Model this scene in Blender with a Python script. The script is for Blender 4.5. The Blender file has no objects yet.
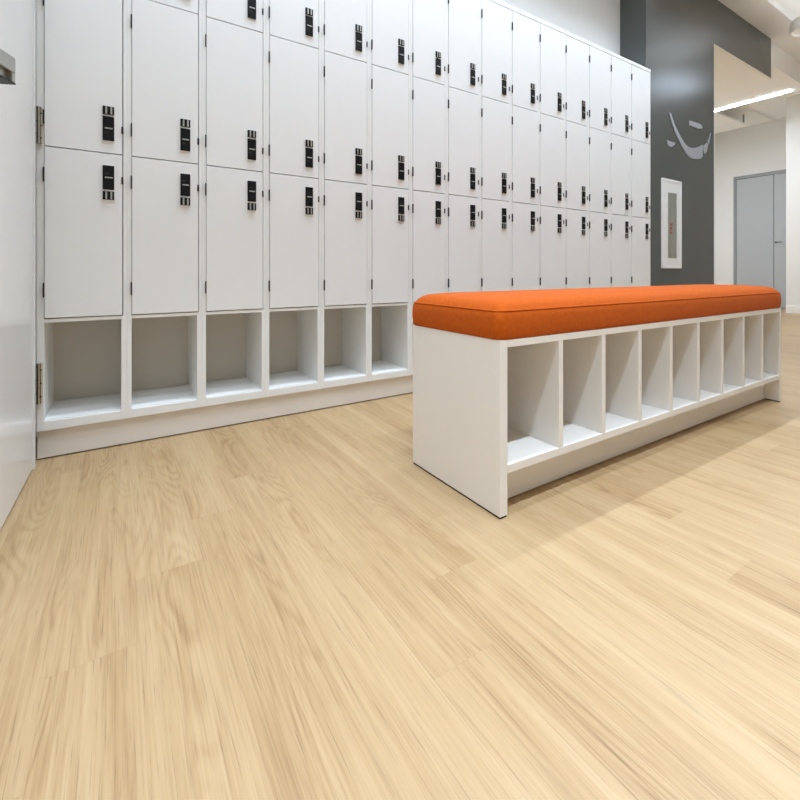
import bpy, bmesh, math, random
from mathutils import Vector, Matrix

S = 0.6                      # one scene unit of the layout below = 0.6 m (eye height)
C = bpy.context.scene.collection
rnd = random.Random(4)

# ------------------------------------------------------------------ materials
def lin(c):
    return tuple(((x / 255) / 12.92 if x <= 10 else (((x / 255) + 0.055) / 1.055) ** 2.4) for x in c)

def mat(name, rgb, rough=0.5, metal=0.0, noise=0.0, scale=40.0, bump=0.0, spec=0.5):
    m = bpy.data.materials.new(name); m.use_nodes = True
    nt = m.node_tree; b = nt.nodes['Principled BSDF']
    col = lin(rgb) + (1,)
    b.inputs['Base Color'].default_value = col
    b.inputs['Roughness'].default_value = rough
    b.inputs['Metallic'].default_value = metal
    b.inputs['Specular IOR Level'].default_value = spec
    if noise or bump:
        tc = nt.nodes.new('ShaderNodeTexCoord')
        n = nt.nodes.new('ShaderNodeTexNoise'); n.inputs['Scale'].default_value = scale
        n.inputs['Detail'].default_value = 4
        nt.links.new(tc.outputs['Object'], n.inputs['Vector'])
        if noise:
            r = nt.nodes.new('ShaderNodeMapRange')
            r.inputs['To Min'].default_value = 1 - noise; r.inputs['To Max'].default_value = 1 + noise
            nt.links.new(n.outputs['Fac'], r.inputs['Value'])
            mx = nt.nodes.new('ShaderNodeVectorMath'); mx.operation = 'SCALE'
            mx.inputs[0].default_value = col[:3]
            nt.links.new(r.outputs['Result'], mx.inputs['Scale'])
            nt.links.new(mx.outputs['Vector'], b.inputs['Base Color'])
        if bump:
            bp = nt.nodes.new('ShaderNodeBump'); bp.inputs['Strength'].default_value = bump
            bp.inputs['Distance'].default_value = 0.002
            nt.links.new(n.outputs['Fac'], bp.inputs['Height'])
            nt.links.new(bp.outputs['Normal'], b.inputs['Normal'])
    return m

def emit(name, rgb, strength):
    m = bpy.data.materials.new(name); m.use_nodes = True
    b = m.node_tree.nodes['Principled BSDF']
    b.inputs['Base Color'].default_value = (0.8, 0.8, 0.8, 1)
    b.inputs['Emission Color'].default_value = tuple(rgb) + (1,)
    b.inputs['Emission Strength'].default_value = strength
    return m

M = {}
M['locker'] = mat('locker_laminate', (232, 232, 231), 0.42, noise=0.012, scale=9)
M['carcass'] = mat('locker_carcass', (233, 233, 231), 0.45, noise=0.012, scale=9)
M['inner'] = mat('shaded_cubby_laminate', (205, 199, 189), 0.5, noise=0.05, scale=160)  # darker than the carcass: the shade inside the cubbies put into the colour
M['plinth'] = mat('plinth_laminate', (228, 222, 214), 0.5)
M['bench'] = mat('bench_laminate', (231, 226, 219), 0.45, noise=0.012, scale=9)
M['wall'] = mat('white_wall_paint', (228, 228, 226), 0.6, noise=0.01, scale=6, bump=0.03)
M['ceil'] = mat('ceiling_paint', (246, 246, 244), 0.7, noise=0.01, scale=6)
M['dark'] = mat('dark_grey_paint', (80, 84, 83), 0.27, noise=0.03, scale=60, bump=0.02, spec=0.6)
M['bead'] = mat('white_corner_bead', (238, 237, 233), 0.5)
M['white_door'] = mat('white_door_gloss', (228, 228, 227), 0.22)
M['steel'] = mat('brushed_steel', (178, 178, 172), 0.28, 1.0)
M['nickel'] = mat('nickel', (205, 200, 188), 0.28, 1.0)
M['screw'] = mat('dark_screw', (60, 55, 48), 0.4, 0.8)
M['black'] = mat('black_plastic', (16, 17, 19), 0.3, spec=0.3)
M['blackm'] = mat('black_metal', (42, 42, 43), 0.4, 0.3)
M['silver'] = mat('silver_trim', (190, 190, 186), 0.35, 0.7)
M['bezel'] = mat('white_lock_surround', (240, 240, 239), 0.35)
M['orange'] = None
M['gdoor'] = mat('grey_door_paint', (176, 180, 183), 0.5)
M['gframe'] = mat('grey_frame_paint', (146, 149, 152), 0.5)
M['sign'] = mat('silver_sign', (176, 178, 184), 0.45, 0.3)
M['cab'] = mat('cabinet_white', (232, 233, 232), 0.4)
M['red'] = mat('red_letters', (190, 30, 40), 0.5)
M['rubber'] = mat('dark_glide', (40, 34, 28), 0.7)
M['cabin'] = mat('cabinet_grey_interior', (205, 206, 196), 0.5)
M['led'] = emit('led_diffuser', (0.80, 0.90, 1.0), 18.0)
M['strip'] = emit('strip_light_diffuser', (0.70, 0.84, 1.0), 0.9)
M['panel'] = emit('panel_light_diffuser', (0.70, 0.83, 1.0), 2.8)
M['up'] = emit('added_uplight', (0.85, 0.92, 1.0), 2.4)  # glow added on top of the panel light to brighten the ceiling
M['down'] = emit('added_fill_diffuser', (0.85, 0.92, 1.0), 4.0)  # glow of the two added, unseen passage lamps
PW = (9.5, 10.5, 9.5, 0.3)

def glass():
    m = bpy.data.materials.new('cabinet_glass'); m.use_nodes = True
    b = m.node_tree.nodes['Principled BSDF']
    b.inputs['Base Color'].default_value = (0.93, 0.94, 0.91, 1)
    b.inputs['Roughness'].default_value = 0.08
    b.inputs['Transmission Weight'].default_value = 1.0
    b.inputs['IOR'].default_value = 1.3
    return m
M['glass'] = glass()

def fabric():
    m = mat('orange_wool_fabric', (216, 98, 28), 0.88, spec=0.2)
    nt = m.node_tree; b = nt.nodes['Principled BSDF']
    tc = nt.nodes.new('ShaderNodeTexCoord')
    n = nt.nodes.new('ShaderNodeTexNoise'); n.inputs['Scale'].default_value = 420; n.inputs['Detail'].default_value = 3
    n2 = nt.nodes.new('ShaderNodeTexNoise'); n2.inputs['Scale'].default_value = 90; n2.inputs['Detail'].default_value = 4
    nt.links.new(tc.outputs['Object'], n.inputs['Vector']); nt.links.new(tc.outputs['Object'], n2.inputs['Vector'])
    ad = nt.nodes.new('ShaderNodeMath'); ad.operation = 'ADD'
    nt.links.new(n.outputs['Fac'], ad.inputs[0]); nt.links.new(n2.outputs['Fac'], ad.inputs[1])
    r = nt.nodes.new('ShaderNodeValToRGB')
    r.color_ramp.elements[0].position = 0.3; r.color_ramp.elements[0].color = lin((172, 72, 3)) + (1,)
    r.color_ramp.elements[1].position = 0.75; r.color_ramp.elements[1].color = lin((195, 91, 12)) + (1,)
    hf = nt.nodes.new('ShaderNodeMath'); hf.operation = 'MULTIPLY'; hf.inputs[1].default_value = 0.5
    nt.links.new(ad.outputs[0], hf.inputs[0]); nt.links.new(hf.outputs[0], r.inputs['Fac'])
    nt.links.new(r.outputs['Color'], b.inputs['Base Color'])
    bp = nt.nodes.new('ShaderNodeBump'); bp.inputs['Strength'].default_value = 0.35; bp.inputs['Distance'].default_value = 0.0015
    nt.links.new(n.outputs['Fac'], bp.inputs['Height']); nt.links.new(bp.outputs['Normal'], b.inputs['Normal'])
    b.inputs['Sheen Weight'].default_value = 0.08; b.inputs['Sheen Roughness'].default_value = 0.4
    b.inputs['Sheen Tint'].default_value = (1, 0.7, 0.5, 1)
    return m
M['orange'] = fabric()

def floor_mat():
    m = bpy.data.materials.new('light_oak_planks'); m.use_nodes = True
    nt = m.node_tree; N = nt.nodes; L = nt.links; b = N['Principled BSDF']
    def math_(op, a=None, bb=None, c=None):
        n = N.new('ShaderNodeMath'); n.operation = op
        for i, x in enumerate((a, bb, c)):
            if x is None: continue
            if isinstance(x, (int, float)): n.inputs[i].default_value = x
            else: L.new(x, n.inputs[i])
        return n.outputs[0]
    tc = N.new('ShaderNodeTexCoord'); sp = N.new('ShaderNodeSeparateXYZ'); L.new(tc.outputs['Object'], sp.inputs[0])
    u = math_('DIVIDE', sp.outputs['X'], S); v = math_('DIVIDE', sp.outputs['Y'], S)
    W, LEN = 0.2, 1.66
    ru = math_('DIVIDE', math_('SUBTRACT', u, 0.05), W)
    row = math_('FLOOR', ru)
    pv = math_('DIVIDE', math_('SUBTRACT', math_('SUBTRACT', v, 1.678), math_('MULTIPLY', row, 0.285)), LEN)
    pl = math_('FLOOR', pv)
    cb = N.new('ShaderNodeCombineXYZ'); L.new(row, cb.inputs[0]); L.new(pl, cb.inputs[1])
    wn = N.new('ShaderNodeTexWhiteNoise'); wn.noise_dimensions = '3D'; L.new(cb.outputs[0], wn.inputs['Vector'])
    # per-plank coordinates
    off = N.new('ShaderNodeVectorMath'); off.operation = 'SCALE'; off.inputs['Scale'].default_value = 37.0
    L.new(wn.outputs['Color'], off.inputs[0])
    def noise(sx, sy, scale, detail, rough=0.55, dist=0.0, perplank=True):
        cc = N.new('ShaderNodeCombineXYZ')
        L.new(math_('MULTIPLY', u, sx), cc.inputs[0]); L.new(math_('MULTIPLY', v, sy), cc.inputs[1])
        vec = cc.outputs[0]
        if perplank:
            ad = N.new('ShaderNodeVectorMath'); ad.operation = 'ADD'
            L.new(vec, ad.inputs[0]); L.new(off.outputs[0], ad.inputs[1]); vec = ad.outputs[0]
        n = N.new('ShaderNodeTexNoise'); n.inputs['Scale'].default_value = scale; n.inputs['Detail'].default_value = detail
        n.inputs['Roughness'].default_value = rough; n.inputs['Distortion'].default_value = dist
        L.new(vec, n.inputs['Vector']); return n.outputs['Fac'], vec
    broad, _ = noise(13, 0.9, 1.0, 2)                    # wide soft streaks
    fine, _ = noise(150, 2.2, 1.0, 6, 0.78, 0.25)              # fine grain
    pores, _ = noise(280, 5.0, 1.0, 3, 0.6, 0.3)               # pores
    cath, _ = noise(7, 1.0, 1.0, 1, 0.4, 0.3)           # cathedral figure: contour lines of a smooth stretched field
    rings = math_('ADD', math_('MULTIPLY', math_('SINE', math_('MULTIPLY', cath, 110.0)), 0.5), 0.5)
    rings = math_('POWER', rings, 2.2)
    ringmask, _ = noise(5, 0.8, 1.0, 1)
    mid, _ = noise(52, 1.3, 1.0, 3, 0.6, 0.1)
    t = math_('ADD', math_('MULTIPLY', broad, 0.30), math_('MULTIPLY', fine, 0.48))
    t = math_('ADD', t, math_('MULTIPLY', mid, 0.21))
    t = math_('ADD', t, math_('MULTIPLY', math_('SUBTRACT', wn.outputs['Value'], 0.5), 0.09))
    mr = N.new('ShaderNodeMapRange'); mr.inputs['From Min'].default_value = 0.45; mr.inputs['From Max'].default_value = 0.65
    L.new(ringmask, mr.inputs['Value'])
    t = math_('SUBTRACT', t, math_('MULTIPLY', math_('MULTIPLY', rings, mr.outputs[0]), 0.115))
    cr = N.new('ShaderNodeValToRGB'); L.new(t, cr.inputs['Fac'])
    e = cr.color_ramp.elements
    e[0].position = 0.26; e[0].color = lin(FL[0]) + (1,)
    e[1].position = 0.70; e[1].color = lin(FL[2]) + (1,)
    md = e.new(0.46); md.color = lin(FL[1]) + (1,)
    pr = N.new('ShaderNodeMapRange'); pr.inputs['From Min'].default_value = 0.30; pr.inputs['From Max'].default_value = 0.43
    pr.inputs['To Min'].default_value = 0.66; pr.inputs['To Max'].default_value = 1.0
    L.new(pores, pr.inputs['Value'])
    # seams between planks, drawn by the bevelled joint
    fu = math_('FRACT', ru); fv = math_('FRACT', pv)
    du = math_('MULTIPLY', math_('MINIMUM', fu, math_('SUBTRACT', 1.0, fu)), W)
    dv = math_('MULTIPLY', math_('MINIMUM', fv, math_('SUBTRACT', 1.0, fv)), LEN)
    d = math_('MINIMUM', math_('MULTIPLY', du, 1.6), dv)
    sm = N.new('ShaderNodeMapRange'); sm.inputs['From Min'].default_value = 0.0; sm.inputs['From Max'].default_value = 0.0022
    sm.inputs['To Min'].default_value = 0.93; sm.inputs['To Max'].default_value = 1.0
    L.new(d, sm.inputs['Value'])
    k = math_('MULTIPLY', pr.outputs[0], sm.outputs[0])
    mx = N.new('ShaderNodeVectorMath'); mx.operation = 'SCALE'; L.new(cr.outputs['Color'], mx.inputs[0]); L.new(k, mx.inputs['Scale'])
    L.new(mx.outputs['Vector'], b.inputs['Base Color'])
    b.inputs['Roughness'].default_value = 0.42
    b.inputs['Specular IOR Level'].default_value = 0.45
    bp = N.new('ShaderNodeBump'); bp.inputs['Strength'].default_value = 0.12; bp.inputs['Distance'].default_value = 0.001
    L.new(math_('ADD', fine, pores), bp.inputs['Height']); L.new(bp.outputs['Normal'], b.inputs['Normal'])
    return m
FL = [(140, 107, 70), (171, 141, 102), (188, 162, 126)]
M['floor'] = floor_mat()

# ------------------------------------------------------------------ mesh helpers (layout units)
def box(bm, x0, x1, y0, y1, z0, z1, bev=0.0, seg=2, mi=0):
    vs = [bm.verts.new((x, y, z)) for z in (z0, z1) for y in (y0, y1) for x in (x0, x1)]
    fs = []
    for f in ((0, 2, 3, 1), (4, 5, 7, 6), (0, 1, 5, 4), (1, 3, 7, 5), (3, 2, 6, 7), (2, 0, 4, 6)):
        fs.append(bm.faces.new([vs[i] for i in f]))
    for f in fs: f.material_index = mi
    if bev:
        es = list({e for f in fs for e in f.edges})
        r = bmesh.ops.bevel(bm, geom=es, offset=bev, segments=seg, affect='EDGES', profile=0.5)
        for f in r['faces']: f.material_index = mi
    return fs

def cyl(bm, p0, p1, r, n=20, mi=0, r2=None):
    p0, p1 = Vector(p0), Vector(p1); d = p1 - p0
    q = d.to_track_quat('Z', 'Y').to_matrix().to_4x4()
    mt = Matrix.Translation((p0 + p1) / 2) @ q
    r_ = bmesh.ops.create_cone(bm, cap_ends=True, segments=n, radius1=r, radius2=r if r2 is None else r2, depth=d.length, matrix=mt)
    for vtx in r_['verts']:
        for f in vtx.link_faces: f.material_index = mi

def prism(bm, pts, axis, a, b_, mi=0):
    """polygon pts (2-D) extruded along an axis between a and b_"""
    def P(p, w):
        if axis == 'y': return (p[0], w, p[1])
        if axis == 'x': return (w, p[0], p[1])
        return (p[0], p[1], w)
    va = [bm.verts.new(P(p, a)) for p in pts]; vb = [bm.verts.new(P(p, b_)) for p in pts]
    n = len(pts); fs = [bm.faces.new(va), bm.faces.new(vb[::-1])]
    for i in range(n):
        fs.append(bm.faces.new((va[i], vb[i], vb[(i + 1) % n], va[(i + 1) % n])))
    for f in fs: f.material_index = mi

def wpos(o):
    p = Vector((0, 0, 0))
    while o is not None:
        p += o.location; o = o.parent
    return p

def link(name, bm, mats, parent=None, smooth=False, origin=None):
    """bm is in layout units and world position; the object sits at origin (world, layout units)"""
    bmesh.ops.recalc_face_normals(bm, faces=bm.faces)
    me = bpy.data.meshes.new(name)
    bm.to_mesh(me); bm.free()
    if not isinstance(mats, (list, tuple)): mats = [mats]
    for m in mats: me.materials.append(m)
    o = bpy.data.objects.new(name, me); C.objects.link(o)
    base = wpos(parent) if parent else Vector((0, 0, 0))
    w = Vector(origin) * S if origin is not None else base
    me.transform(Matrix.Translation(-w) @ Matrix.Scale(S, 4))
    if smooth:
        for p in me.polygons: p.use_smooth = True
    o.parent = parent
    o.location = w - base
    return o

def tag(o, label, cat=None, group=None, kind=None):
    o['label'] = label
    if cat: o['category'] = cat
    if group: o['group'] = group
    if kind: o['kind'] = kind
    return o

def empty(name, x, y, z=0.0):
    o = bpy.data.objects.new(name, None); C.objects.link(o)
    o.location = Vector((x, y, z)) * S; o.empty_display_size = 0.1
    return o

def inst(name, mesh, parent, p):
    o = bpy.data.objects.new(name, mesh); C.objects.link(o); o.parent = parent
    o.location = Vector(p) * S - wpos(parent)
    return o

def structure(name, boxes, m, label, cat, parent=None, bev=0.0):
    bm = bmesh.new()
    for b in boxes: box(bm, *b, bev=bev)
    o = link(name, bm, m, parent)
    if parent is None: tag(o, label, cat, kind='structure')
    return o

# ------------------------------------------------------------------ layout constants
VF = 3.0           # locker fronts
VW = 3.46          # white wall behind the lockers
VD = 3.108         # face of the dark wall
ZC = 5.27          # main ceiling
ZB = 5.17          # dropped ceiling edge along the wall
UL = -1.0          # left wall
UR = 13.55         # right wall face
UE = 15.3          # far wall of the passage
VN = -4.6          # wall behind the viewer
VP = 7.2

# ------------------------------------------------------------------ room shell
structure('floor', [(UL, UE + .2, VN, VP, -0.15, 0.0)], M['floor'], 'light oak plank floor running under the lockers and bench', 'floor')
structure('wall_back', [(UL, 5.72, VW, VW + .15, 0, ZB)], M['wall'], 'white wall behind and above the locker row', 'wall')
structure('wall_left', [(UL - .15, UL, VN, VW + .15, 0, ZC)], M['wall'], 'white wall behind the open door', 'wall')
structure('wall_rear', [(UL, UR, VN - .15, VN, 0, ZC)], M['wall'], 'white wall behind the viewer', 'wall')
structure('wall_right', [(UR, UE, VN - .15, 3.986, 0, ZC)], M['wall'], 'white wall at the right edge with a pale baseboard', 'wall')
structure('wall_far', [(UE, UE + .2, 3.986, VP, 0, 5.4)], M['wall'], 'white far wall of the passage with the grey double door', 'wall')
structure('wall_passage', [(7.62, UE, VP, VP + .15, 0, 5.4)], M['wall'], 'white end wall of the passage', 'wall')
structure('wall_dark', [(5.72, 7.62, VD, VP, 0, ZB)], M['dark'], 'dark grey wall pier beside the last locker, with the silver smile sign', 'wall')

bm = bmesh.new()
fs = box(bm, 7.62, 9.84, VD, VP, 4.461, ZB)
bm.faces.ensure_lookup_table()
for f in bm.faces:
    f.normal_update()
    if abs(f.normal.y) < 0.5: f.material_index = 1
o = link('wall_header', bm, [M['dark'], M['ceil']])
tag(o, 'dark grey header over the passage opening with a white underside', 'wall', kind='structure')
bw = 0.012
structure('trim_1', [(7.62, 7.62 + bw, VD - .004, VD + .03, 0, 4.461 - bw), (7.62, 9.84 + bw, VD - .004, VD + .03, 4.461 - bw, 4.461),
                     (9.84, 9.84 + bw, VD - .004, VD + .03, 4.461, 5.12)], M['bead'],
          'thin white corner bead around the passage opening', 'trim')
structure('ceiling', [(UL, UR, VN, 2.70, ZC, ZC + .2)], M['ceil'], 'white main ceiling above the locker room', 'ceiling')
structure('ceiling_soffit', [(UL, UR, 2.70, VW, ZB, ZC + .2)], M['ceil'], 'white dropped ceiling strip running along the top of the dark wall', 'ceiling')
structure('ceiling_passage', [(9.84 + bw, 11.85, 3.14, VP, 4.75, 5.6), (11.85, UE, 3.14, VP, 5.2, 5.6), (11.85, UR, 3.14, 3.30, 4.75, 5.2)], M['ceil'],
          'pale grey stepped ceiling inside the passage', 'ceiling')
structure('trim_2', [(9.85, UR, 2.699, 2.705, ZC - .02, ZC)], M['bead'], 'thin white line along the edge of the dropped ceiling', 'trim')
structure('baseboard_right', [(UR - .025, UR, VN, 3.986, 0, 0.19)], M['bead'], 'white baseboard along the right wall', 'baseboard', bev=0.004)

# ------------------------------------------------------------------ open white door on the left
door = empty('door_1', -0.357, 2.893)
tag(door, 'open white glossy door at the left edge with steel lever handle', 'door', kind='structure')
bm = bmesh.new(); box(bm, -0.425, -0.357, 1.39, 2.888, 0.008, 3.75, bev=0.004)
for vtx in bm.verts:                       # the leaf stands a degree or two past square
    vtx.co.x -= 0.03 * (2.893 - vtx.co.y)
link('door_leaf', bm, M['white_door'], door)
bm = bmesh.new(); box(bm, -0.43, -0.352, 2.897, 2.937, 0.0, 3.85, bev=0.003)
link('door_jamb', bm, M['white_door'], door)
bm = bmesh.new(); box(bm, -0.40, -0.37, 1.45, 2.86, 0.0, 0.008)
for vtx in bm.verts: vtx.co.x -= 0.03 * (2.893 - vtx.co.y)
link('door_sweep', bm, M['rubber'], door)

def butt_hinge(z0, z1):
    bm = bmesh.new()
    box(bm, -0.3565, -0.345, 2.978, 2.990, z0, z1, bev=0.001)          # leaf by the jamb
    box(bm, -0.343, -0.330, 2.986, 2.9985, z0, z1, bev=0.001)           # leaf on the stile
    box(bm, -0.3525, -0.3475, 2.974, 2.979, z0, z1, mi=1); box(bm, -0.3415, -0.3375, 2.977, 2.9855, z0, z1, mi=1)
    n = 5; h = (z1 - z0) / n
    for i in range(n):
        cyl(bm, (-0.344, 2.975, z0 + i * h + .002), (-0.344, 2.975, z0 + (i + 1) * h - .002), 0.0045, 14)
    for i in range(3):
        zz = z0 + (i + .5) * (z1 - z0) / 3
        cyl(bm, (-0.336, 2.984, zz), (-0.336, 2.9875, zz), 0.004, 10, mi=1)
        cyl(bm, (-0.352, 2.976, zz + .02), (-0.352, 2.9795, zz + .02), 0.0035, 10, mi=1)
    return link('hinge', bm, [M['nickel'], M['screw']], door)
tag(butt_hinge(1.667, 1.862), 'upper nickel butt hinge')
tag(butt_hinge(0.309, 0.519), 'lower nickel butt hinge')

# lever handle: rose, neck and a lever whose tip reaches into the picture
bm = bmesh.new()
cyl(bm, (-0.405, 1.20, 1.53), (-0.385, 1.20, 1.53), 0.045, 28)
cyl(bm, (-0.39, 1.20, 1.53), (-0.30, 1.20, 1.53), 0.018, 20)
link('handle_rose', bm, M['steel'], door, smooth=False)
bm = bmesh.new()
d = Vector((0.412, 0.925, 0)).normalized(); nrm = Vector((0.925, -0.412, 0)).normalized()
tip = Vector((-0.2215, 1.52, 0))
def bar(bm, a, b_, w0, w1, z0, z1, bev):
    fs = box(bm, a, b_, w0, w1, z0, z1, bev=bev)
n0 = len(bm.verts)
bar(bm, -0.34, 0.0, -0.030, 0.0, 1.514, 1.556, 0.003)
bar(bm, -0.040, -0.014, -0.075, -0.012, 1.490, 1.516, 0.002)
bar(bm, -0.013, 0.0, -0.085, -0.001, 1.490, 1.515, 0.002)
box(bm, -0.05, 0.0, -0.035, 0.0, 1.486, 1.490, bev=0.001, mi=1)
for vtx in bm.verts:
    c = vtx.co
    vtx.co = Vector((tip.x, tip.y, 0)) + d * c.x + nrm * c.y + Vector((0, 0, c.z))
link('door_handle', bm, [M['steel'], M['blackm']], door)

# ------------------------------------------------------------------ lockers
UB = [-.327, .067, .463, .857, 1.251, 1.641, 2.020, 2.390, 2.775, 3.165, 3.560, 3.966, 4.368, 4.775, 5.195, 5.624]
ZL, ZF, ZO, ZD, Z2, Z1, ZT, ZTOP = .158, .212, .729, .7535, 1.6638, 2.5912, 3.488, 3.535
ORD = ['first', 'second', 'third', 'fourth', 'fifth', 'sixth', 'seventh', 'eighth', 'ninth', 'tenth', 'eleventh', 'twelfth']
locker_labels = ['white three-door locker column directly beside the open white door, with an open cubby below',
    'white three-door locker column, second from the open white door, with an open cubby below',
    'white three-door locker column, third from the open white door, with an open cubby below',
    'white three-door locker column, fourth from the open white door, with an open cubby below',
    'white three-door locker column, fifth from the open white door, with an open cubby below',
    'white three-door locker column whose cubby is last visible before the orange bench',
    'white three-door locker column rising behind the left end of the orange cushion',
    'white three-door locker column, eighth from the open door, rising behind the bench',
    'white three-door locker column, seventh from the dark grey wall',
    'white three-door locker column, sixth from the dark grey wall',
    'white three-door locker column, fifth from the dark grey wall',
    'white three-door locker column, fourth from the dark grey wall',
    'white three-door locker column, third from the dark grey wall',
    'white three-door locker column next to last before the dark grey wall',
    'white three-door locker column at the far end, right against the dark grey wall']

def pad_mesh(flip):
    """lock: pad with a silver line and a two-bar window; local origin on the door face at the door joint"""
    s = -1 if flip else 1
    def Z(a, b_): return (min(s * a, s * b_), max(s * a, s * b_))
    hw = 0.0272
    bm = bmesh.new()
    (z0, z1) = Z(0.066, 0.2645); box(bm, -hw - .003, hw + .003, -0.0035, 0.0, z0, z1, bev=0.0008, mi=2)
    (z0, z1) = Z(0.070, 0.205); box(bm, -hw, hw, -0.011, -0.002, z0, z1, bev=0.0012, mi=0)
    zc = s * 0.138; box(bm, -hw * .62, hw * .72, -0.0135, -0.0105, zc - .0035, zc + .0035, bev=0.0006, mi=1)
    (z0, z1) = Z(0.110, 0.119); box(bm, -hw * .7, hw * .1, -0.0118, -0.0105, z0, z1, mi=3)
    a = bpy.data.meshes.new('lock_keypad'); bm.to_mesh(a); bm.free()
    for k in ('black', 'silver', 'bezel', 'blackm'): a.materials.append(M[k])
    bm = bmesh.new()
    (z0, z1) = Z(0.2145, 0.2615); box(bm, -hw, hw, -0.011, -0.002, z0, z1, bev=0.0012, mi=0)
    for c in (-0.010, 0.0135):
        box(bm, c - .0042, c + .0042, -0.0126, -0.0105, z0 + .003, z1 - .003, mi=1)
    b_ = bpy.data.meshes.new('lock_dial'); bm.to_mesh(b_); bm.free()
    for k in ('black', 'silver'): b_.materials.append(M[k])
    for me in (a, b_): me.transform(Matrix.Scale(S, 4))
    return a, b_
UP = pad_mesh(False); DN = pad_mesh(True)
bm = bmesh.new(); box(bm, -0.0035, 0.0035, -0.006, 0.006, -0.037, 0.038, bev=0.0012)
cyl(bm, (0, -0.006, -0.037), (0, -0.006, 0.037), 0.0034, 12)
HINGE = bpy.data.meshes.new('hinge'); bm.to_mesh(HINGE); bm.free(); HINGE.materials.append(M['blackm']); HINGE.transform(Matrix.Scale(S, 4))
bm = bmesh.new(); box(bm, -0.0048, 0.0048, -0.0055, 0.006, -0.020, 0.020, bev=0.001)
LATCH = bpy.data.meshes.new('latch'); bm.to_mesh(LATCH); bm.free(); LATCH.materials.append(M['blackm']); LATCH.transform(Matrix.Scale(S, 4))

for i in range(15):
    u0, u1 = UB[i], UB[i + 1]
    L0 = u0 - .022 + .0004; R1 = u1 - .022
    if i == 0: L0 = -0.3565
    if i == 14: R1 = 5.624
    col = empty('locker_cabinet', (u0 + u1) / 2, VF)
    tag(col, locker_labels[i], 'locker', group='white lockers along the wall')
    li = u0 + .002                      # inner faces of the sides
    ri = u1 - .048
    if i == 14: ri = u1 - .030
    VB = VW - .012
    bm = bmesh.new()
    box(bm, L0, li, VF, VB, ZL, ZTOP - .03, bev=0.0012)
    rd = u1 - .0385 if i < 14 else u1 - .024
    box(bm, ri, R1, VF, VB, ZL, ZD - .004, bev=0.0012)
    box(bm, rd, R1, VF, VB, ZD - .006, ZTOP - .03, bev=0.0012)
    link('side_panel', bm, M['carcass'], col)
    bm = bmesh.new(); box(bm, L0, R1, VF - .004, VB, ZTOP - .038, ZTOP, bev=0.0015)
    link('top_panel', bm, M['carcass'], col)
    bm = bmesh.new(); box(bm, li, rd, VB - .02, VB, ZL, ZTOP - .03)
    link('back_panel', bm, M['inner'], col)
    bm = bmesh.new()
    box(bm, li, ri, VF + .006, VB - .02, ZF - .02, ZF)
    box(bm, li, ri, VF, VF + .03, ZL, ZF - .006, bev=0.0012)
    link('cubby_floor', bm, M['carcass'], col)
    bm = bmesh.new(); box(bm, li, ri, VF, VB - .02, ZO, ZD - .005, bev=0.0012)
    link('cubby_top', bm, M['carcass'], col)
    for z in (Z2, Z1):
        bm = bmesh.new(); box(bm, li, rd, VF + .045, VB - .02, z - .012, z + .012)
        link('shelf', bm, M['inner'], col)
    dl, dr = u0 + .004, u1 - .039
    if i == 14: dr = u1 - .028
    for k, (z0, z1) in enumerate(((ZD, Z2 - .003), (Z2 + .003, Z1 - .003), (Z1 + .003, ZT))):
        bm = bmesh.new(); box(bm, dl, dr - .004, VF - .006, VF + .03, z0, z1, bev=0.0014)
        dr_o = link('door', bm, M['locker'], col)
        uc = dr - (.070 if i == 0 else .077)
        low = (k == 0)
        ms = DN if low else UP
        zj = Z2 if k in (0, 1) else Z1
        inst('lock_keypad', ms[0], dr_o, (uc, VF - .006, zj))
        inst('lock_dial', ms[1], dr_o, (uc, VF - .006, zj))
        for zz in (z0 + (.148), z1 - (.148)):
            inst('hinge', HINGE, dr_o, (dl - .0035, VF - .004, zz))
        inst('latch', LATCH, dr_o, (dr - .0045, VF - .0055, zj + (-.147 if low else .140)))

bm = bmesh.new()
box(bm, -0.3565, 5.62, VF + .030, VF + .06, 0.006, ZL - .001, bev=0.001)
box(bm, -0.34, 5.61, VF + .045, VF + .06, 0.0, 0.01, mi=1)
pl = link('locker_plinth', bm, [M['plinth'], M['rubber']], None, origin=(2.6, VF + .03, 0))
tag(pl, 'long pale beige kick board running under the whole locker row', 'plinth')

# ------------------------------------------------------------------ bench
B0, B1, BV0, BV1 = 1.293, 4.285, 1.290, 1.918
bench = empty('storage_bench', (B0 + B1) / 2, (BV0 + BV1) / 2)
tag(bench, 'long white storage bench with nine open cubbies and an orange cushion', 'bench')
zb0, zb1 = 0.008, 0.721
for a, b_ in ((B0, B0 + .043), (B1 - .030, B1)):
    bm = bmesh.new(); box(bm, a, b_, BV0, BV1, zb0, zb1, bev=0.0018)
    o = link('end_panel', bm, M['bench'], bench)
    bm = bmesh.new()
    box(bm, a + .003, b_ - .003, BV0 + .004, BV1 - .004, 0.0, zb0 + .001)
    link('glide', bm, M['rubber'], o)
i0, i1 = B0 + .043, B1 - .030
bm = bmesh.new(); box(bm, i0, i1, BV0, BV1, zb1 - .031, zb1, bev=0.0015); link('top_panel', bm, M['bench'], bench)
bm = bmesh.new(); box(bm, i0, i1, BV0, BV1 - .02, .176, .211, bev=0.0015); link('bottom_shelf', bm, M['bench'], bench)
bm = bmesh.new(); box(bm, i0, i1, BV1 - .02, BV1, .05, zb1 - .031); link('back_panel', bm, M['bench'], bench)
bm = bmesh.new()
box(bm, i0, i1, 1.385, 1.41, 0.006, .176, bev=0.001); box(bm, i0, i1, 1.81, 1.41, 0.0, .008, mi=1)
link('plinth', bm, [M['bench'], M['rubber']], bench)
for k in range(1, 9):
    x = 1.659 + (k - 1) * .3225
    bm = bmesh.new(); box(bm, x, x + .030, BV0 + .001, BV1 - .02,   .211, zb1 - .031, bev=0.0012)
    link('divider', bm, M['bench'], bench)

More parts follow.
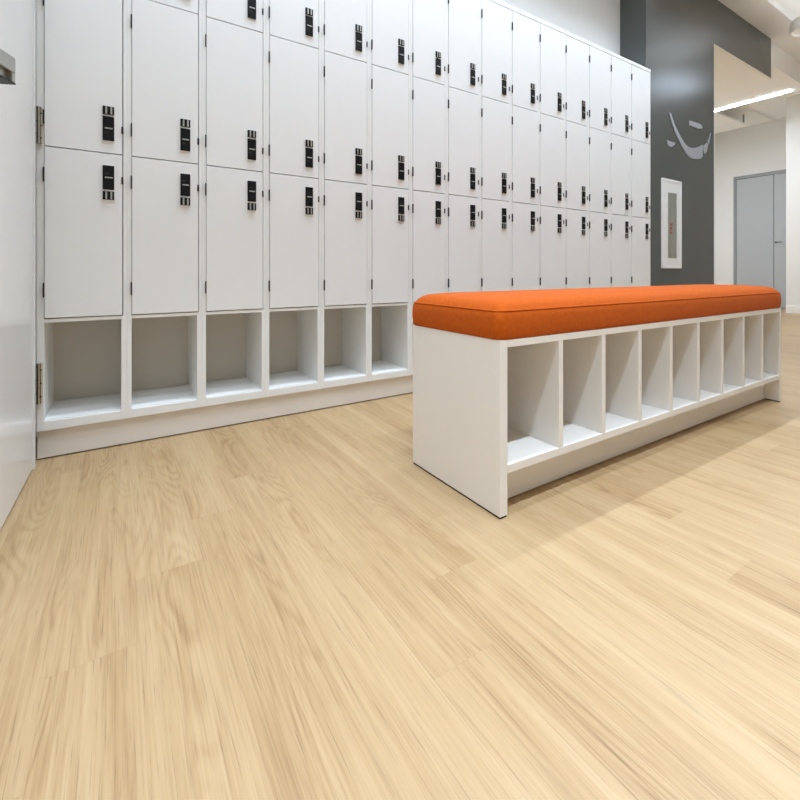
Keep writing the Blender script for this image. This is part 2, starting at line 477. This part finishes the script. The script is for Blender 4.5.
# cushion: boxed sides, seam all round, crowned top
CX0, CX1, CY0, CY1 = B0 - .007, B1 + .004, BV0 - .005, BV1 + .012
zs0, zs1 = 0.7215, 0.838
def rrect(x0, x1, y0, y1, r, nc=8, nx=60, ny=14):
    pts = []
    def side(a, b_, n):
        for i in range(n): 
            t = i / n; pts.append((a[0] + (b_[0] - a[0]) * t, a[1] + (b_[1] - a[1]) * t))
    def corner(cx, cy, a0):
        for i in range(nc):
            a = a0 + (math.pi / 2) * i / nc; pts.append((cx + r * math.cos(a), cy + r * math.sin(a)))
    side((x0 + r, y0), (x1 - r, y0), nx); corner(x1 - r, y0 + r, -math.pi / 2)
    side((x1, y0 + r), (x1, y1 - r), ny); corner(x1 - r, y1 - r, 0)
    side((x1 - r, y1), (x0 + r, y1), nx); corner(x0 + r, y1 - r, math.pi / 2)
    side((x0, y1 - r), (x0, y0 + r), ny); corner(x0 + r, y0 + r, math.pi)
    return pts
bm = bmesh.new()
rings = []
def crown(t): return 1 - (1 - t) ** 2.2
prof = [(.009, zs0, .0), (.003, zs0 + .004, 0), (.0, zs0 + .014, 0), (-.004, zs0 + .045, 0), (-.003, zs0 + .085, 0), (.001, zs1 - .006, 0), (.006, zs1, 0)]
RC = 0.04
for ins, z, _ in prof:
    rings.append([bm.verts.new((x, y, z)) for x, y in rrect(CX0 + ins, CX1 - ins, CY0 + ins, CY1 - ins, RC)])
for t, h in ((.006, .010), (.015, .022), (.03, .034), (.055, .044), (.1, .051), (.17, .056), (.26, .058)):
    ins = .006 + t
    rings.append([bm.verts.new((x, y, zs1 + h)) for x, y in rrect(CX0 + ins, CX1 - ins, CY0 + ins, CY1 - ins, max(.02, RC - t * .4))])
for a, b_ in zip(rings[:-1], rings[1:]):
    n = len(a)
    for i in range(n): bm.faces.new((a[i], a[(i + 1) % n], b_[(i + 1) % n], b_[i]))
bm.faces.new(rings[-1]); bm.faces.new(rings[0][::-1])
cush = link('cushion', bm, M['orange'], bench, smooth=True)
cush['label'] = 'orange fabric cushion'
def tube(bm, pts, r, n=8):
    N_ = len(pts); rs = []
    for i, p in enumerate(pts):
        p = Vector(p); t = (Vector(pts[(i + 1) % N_]) - Vector(pts[i - 1])).normalized()
        s = t.cross(Vector((0, 0, 1))).normalized(); w = s.cross(t)
        rs.append([bm.verts.new(p + s * r * math.cos(a) + w * r * math.sin(a)) for a in [2 * math.pi * k / n for k in range(n)]])
    for i in range(N_):
        a, b_ = rs[i], rs[(i + 1) % N_]
        for k in range(n): bm.faces.new((a[k], a[(k + 1) % n], b_[(k + 1) % n], b_[k]))
bm = bmesh.new()
tube(bm, [(x, y, zs1 + .001) for x, y in rrect(CX0 + .004, CX1 - .004, CY0 + .004, CY1 - .004, RC)], .0036)
link('piping', bm, M['orange'], cush, smooth=True)

# ------------------------------------------------------------------ sign on the dark wall
cxp, cyp, fp, yaw = 404.16, 271.54, 443.62, .5739
def wall_pt(x, y, v=VD):                       # layout read off a drawing of the sign
    k = (x - cxp) / fp; c, s = math.cos(yaw), math.sin(yaw); Y = v / (-k * s + c)
    return (Y * (k * c + s), 1 + (cyp - y) * Y / fp)
def from_crop(pts): return [wall_pt(650 + x / 11.43, 90 + y / 11.43) for x, y in pts]
sign = empty('smile_sign', 6.6, VD, 2.9)
tag(sign, 'silver smile-shaped sign with two dashes mounted on the dark grey wall', 'sign')
def plate(name, pts, par):
    bm = bmesh.new(); prism(bm, from_crop(pts), 'y', VD - .009, VD - .0005)
    return link(name, bm, M['sign'], par)
plate('smile', [(213, 250), (226, 310), (248, 390), (280, 480), (320, 570), (360, 650), (400, 718), (440, 765), (480, 786), (530, 791), (578, 784), (598, 752), (594, 700), (600, 655), (596, 628), (560, 647), (520, 662), (470, 665), (430, 650), (390, 612), (350, 545), (310, 470), (280, 405), (255, 335), (236, 275)], sign)
plate('smile_end', [(608, 640), (650, 600), (656, 640), (642, 705), (622, 735), (610, 700)], sign)
plate('smile_tip', [(656, 575), (672, 556), (690, 495), (682, 545), (671, 605), (660, 630)], sign)
plate('dash', [(445, 350), (540, 380), (580, 400), (596, 440), (552, 446), (500, 425), (444, 404)], sign)
plate('dash', [(185, 570), (215, 585), (282, 606), (276, 628), (240, 656), (200, 636), (194, 600)], sign)

# ------------------------------------------------------------------ fire cabinet
cab = empty('fire_cabinet', 6.367, VD, 1.05)
tag(cab, 'tall narrow white fire cabinet with glass panel on the dark grey wall', 'cabinet')
a0, a1, c0, c1 = 6.087, 6.602, 1.048, 2.245
g0, g1, h0, h1 = 6.240, 6.474, 1.178, 2.070
bm = bmesh.new()
for q in ((a0, g0, c0, c1), (g1, a1, c0, c1), (g0, g1, c0, h0), (g0, g1, h1, c1)):
    box(bm, q[0], q[1], VD - .013, VD - .0005, q[2], q[3])
link('cabinet_door', bm, M['cab'], cab)
bm = bmesh.new()
e = .028
for q in ((a0 - e * .2, a0 + e, c0, c1), (a1 - e, a1 + e * .2, c0, c1), (a0, a1, c0 - e * .2, c0 + e), (a0, a1, c1 - e, c1 + e * .2)):
    box(bm, q[0], q[1], VD - .018, VD - .0005, q[2], q[3], bev=0.004)
link('cabinet_frame', bm, M['bezel'], cab)
bm = bmesh.new(); box(bm, g0, g1, VD - .004, VD - .0005, h0, h1); link('cabinet_interior', bm, M['cabin'], cab)
bm = bmesh.new(); box(bm, g0, g1, VD - .011, VD - .008, h0, h1); pane = link('glass_pane', bm, M['glass'], cab)
cu = bpy.data.curves.new('lettering', 'FONT'); cu.body = 'FIRE'; cu.size = 0.085 * S; cu.align_x = 'CENTER'; cu.align_y = 'CENTER'
cu.extrude = 0.0006
to = bpy.data.objects.new('t', cu); C.objects.link(to)
dg = bpy.context.evaluated_depsgraph_get()
me = bpy.data.meshes.new_from_object(to.evaluated_get(dg)); bpy.data.objects.remove(to)
me.name = 'lettering'
me.transform(Matrix.Translation(Vector((6.338, VD - .0125, 1.585)) * S - wpos(pane)) @ Matrix.Rotation(math.pi / 2, 4, 'X') @ Matrix.Rotation(math.pi / 2, 4, 'Z'))
me.materials.clear(); me.materials.append(M['red'])
lo = bpy.data.objects.new('lettering', me); C.objects.link(lo); lo.parent = pane

# ------------------------------------------------------------------ grey double door at the far end of the passage
fd = empty('door_2', UE, 4.85)
tag(fd, 'grey double door with black lever at the end of the passage', 'door', kind='structure')
bm = bmesh.new()
for q in ((5.655, 5.72, 0, 3.785), (4.0, 5.655, 3.70, 3.785)):
    box(bm, UE - .03, UE - .0005, q[0], q[1], q[2], q[3], bev=0.003)
link('door_frame', bm, M['gframe'], fd)
for a, b_ in ((4.772, 5.648), (4.0, 4.760)):
    bm = bmesh.new(); box(bm, UE - .016, UE - .0005, a, b_, 0.01, 3.69, bev=0.002)
    leaf = link('door_leaf', bm, M['gdoor'], fd)
bm = bmesh.new(); box(bm, UE - .004, UE - .0004, 4.0, 5.655, 0.005, 3.70); link('door_gap', bm, M['blackm'], fd)
bm = bmesh.new()
cyl(bm, (UE - .016, 4.715, 1.81), (UE - .03, 4.715, 1.81), 0.022, 20)
cyl(bm, (UE - .03, 4.715, 1.81), (UE - .07, 4.715, 1.81), 0.010, 14)
cyl(bm, (UE - .07, 4.725, 1.81), (UE - .07, 4.565, 1.81), 0.0095, 14)
link('door_handle', bm, M['blackm'], fd)

# ------------------------------------------------------------------ passage ceiling pieces
def lamp(name, label, x0, x1, y0, y1, z0, z1, mled, group=None, house=0.02):
    t = empty(name, (x0 + x1) / 2, (y0 + y1) / 2, z1)
    tag(t, label, 'light', group=group)
    bm = bmesh.new(); box(bm, x0 - house, x1 + house, y0 - house, y1 + house, z0 + .008, z1); link('housing', bm, M['bead'], t)
    bm = bmesh.new(); box(bm, x0, x1, y0, y1, z0, z0 + .012); link('diffuser', bm, mled, t)
    return t
lamp('ceiling_linear_light', 'glowing white linear light on the passage ceiling', 11.62, 11.74, 3.35, VP - .1, 4.738, 4.7498, M['led'], house=.015)
pn = empty('hanging_panel', 13.1, 6.0, 4.9)
tag(pn, 'flat white panel hung below the passage ceiling', 'ceiling panel')
bm = bmesh.new(); box(bm, 12.1, 14.2, 4.99, VP - .05, 4.9, 4.95, bev=0.004); link('panel', bm, M['ceil'], pn)
for x in (12.4, 14.05):
    bm = bmesh.new(); box(bm, x, x + .03, 5.02, 5.05, 4.95, 5.2); link('hanger', bm, M['gframe'], pn)
bm = bmesh.new(); box(bm, 12.2, 15.29, 4.72, 4.80, 5.14, 5.2, bev=0.003)
tag(link('ceiling_rail', bm, M['bead'], None, origin=(13.7, 4.76, 5.2)), 'white rail fixed under the passage ceiling, running to the far wall', 'rail')

# round spotlight at the top right corner
sp = empty('ceiling_spotlight', 9.06, 2.42, ZC)
tag(sp, 'round white spotlight can hanging from the ceiling at the top right corner', 'light')
su, sv = 9.06, 2.42
def lathe(bm, cx, cy, prof, n=32):
    rs = [[bm.verts.new((cx + r * math.cos(2 * math.pi * k / n), cy + r * math.sin(2 * math.pi * k / n), z)) for k in range(n)] for r, z in prof]
    for a, b_ in zip(rs[:-1], rs[1:]):
        for k in range(n): bm.faces.new((a[k], a[(k + 1) % n], b_[(k + 1) % n], b_[k]))
    bm.faces.new(rs[0]); bm.faces.new(rs[-1][::-1])
bm = bmesh.new(); lathe(bm, su, sv, [(.05, 5.0), (.13, 4.99), (.185, 4.95), (.2, 4.90), (.2, 4.78), (.195, 4.77), (.17, 4.77), (.16, 4.80)])
link('lamp_housing', bm, M['ceil'], sp)
bm = bmesh.new(); lathe(bm, su, sv, [(.06, ZC), (.06, ZC - .03), (.02, ZC - .035), (.02, 4.995)]); link('stem', bm, M['ceil'], sp)

# ------------------------------------------------------------------ ceiling strip lights of the locker room
LC = (0.70, 0.84, 1.0)
def strip(label, x0, x1, v, watts, spread=100, width=.10):
    t = lamp('ceiling_strip_light', label, x0, x1, v - width / 2, v + width / 2, ZC - .02, ZC - .0005, M['strip'], 'ceiling strip lights')
    if watts:
        l = bpy.data.lights.new('tube', 'AREA'); l.shape = 'RECTANGLE'; l.size = (x1 - x0) * S; l.size_y = width * S * .6
        l.energy = watts; l.color = LC; l.spread = math.radians(spread)
        o = bpy.data.objects.new('tube', l); C.objects.link(o); o.parent = t
        o.location = (0, 0, -.025 * S)
    return t
strip('short bright strip light on the ceiling in front of the near half of the bench', -0.9, 2.3, -0.32, PW[0], 80)
strip('long white strip light on the ceiling in front of the far end of the bench', 2.9, 6.5, -0.32, 2.4, 80)
strip('long white strip light on the ceiling above the bench', -0.4, 7.2, 1.08, PW[1], 150)
strip('long white strip light on the ceiling above the aisle in front of the lockers', -0.6, 7.1, 2.33, PW[2], 100)
strip('long white strip light on the ceiling behind the viewer', -0.9, 9.0, -2.4, PW[3], 100)
pt = empty('ceiling_panel_light', 9.05, 1.81, ZC)
tag(pt, 'broad white panel light hanging below the ceiling in front of the dark grey wall', 'light')
bm = bmesh.new(); box(bm, 8.43, 9.67, 1.63, 1.99, 4.62, 4.64); link('housing', bm, M['bead'], pt)
bm = bmesh.new(); box(bm, 8.45, 9.65, 1.65, 1.97, 4.605, 4.62); link('diffuser', bm, M['panel'], pt)
bm = bmesh.new(); box(bm, 8.45, 9.65, 1.65, 1.97, 4.64, 4.65); link('added_upper_diffuser', bm, M['up'], pt)  # added upward glow, there only to lift the ceiling and soffit
for x in (8.5, 9.6):
    bm = bmesh.new(); cyl(bm, (x, 1.81, 4.645), (x, 1.81, ZC - .0005), .006, 10); link('hanger', bm, M['silver'], pt)
lamp('added_ceiling_fill', 'added unseen square fill light under the passage header behind the dark pier', 8.2, 9.2, 5.2, 6.2, 4.461 - .02, 4.4605, M['down'])  # added lamp hidden by the pier; its floor bounce lifts the header underside
l = bpy.data.lights.new('tube', 'AREA'); l.shape = 'SQUARE'; l.size = .9 * S; l.energy = 13; l.color = (0.85, 0.92, 1.0); l.spread = math.radians(75)
o = bpy.data.objects.new('tube', l); C.objects.link(o); o.parent = bpy.data.objects['added_ceiling_fill']; o.location = (0, 0, -.024 * S)

lamp('added_ceiling_fill', 'added unseen square fill light in the passage ceiling behind the dark grey pier', 10.4, 11.2, 5.3, 6.1, 4.73, 4.7498, M['down'])  # second added lamp out of view, brightens the passage
l = bpy.data.lights.new('tube', 'AREA'); l.shape = 'SQUARE'; l.size = .8 * S; l.energy = 3.5; l.color = (0.85, 0.92, 1.0); l.spread = math.radians(140)
o = bpy.data.objects.new('tube', l); C.objects.link(o); o.parent = bpy.data.objects['added_ceiling_fill.001']; o.location = (0, 0, -.024 * S)

# ------------------------------------------------------------------ camera and view
cam = bpy.data.cameras.new('camera'); co = bpy.data.objects.new('camera', cam); C.objects.link(co)
co.location = (0, 0, S); co.rotation_euler = (math.pi / 2, 0, -yaw)
cam.sensor_fit = 'HORIZONTAL'; cam.sensor_width = 36; cam.lens = 36 * fp / 800
cam.shift_x = -(cxp - 400) / 800; cam.shift_y = -(400 - cyp) / 800
cam.clip_start = 0.02
sc = bpy.context.scene; sc.camera = co
w = bpy.data.worlds.new('world'); sc.world = w; w.use_nodes = True
w.node_tree.nodes['Background'].inputs[0].default_value = (0.9, 0.95, 1, 1); w.node_tree.nodes['Background'].inputs[1].default_value = 0.3
sc.view_settings.view_transform = 'Standard'; sc.view_settings.look = 'None'
sc.view_settings.gamma = 1; sc.view_settings.use_curve_mapping = False
sc.view_settings.exposure = 1.93
sc.cycles.max_bounces = 10; sc.cycles.diffuse_bounces = 8
sc.cycles.use_denoising = True
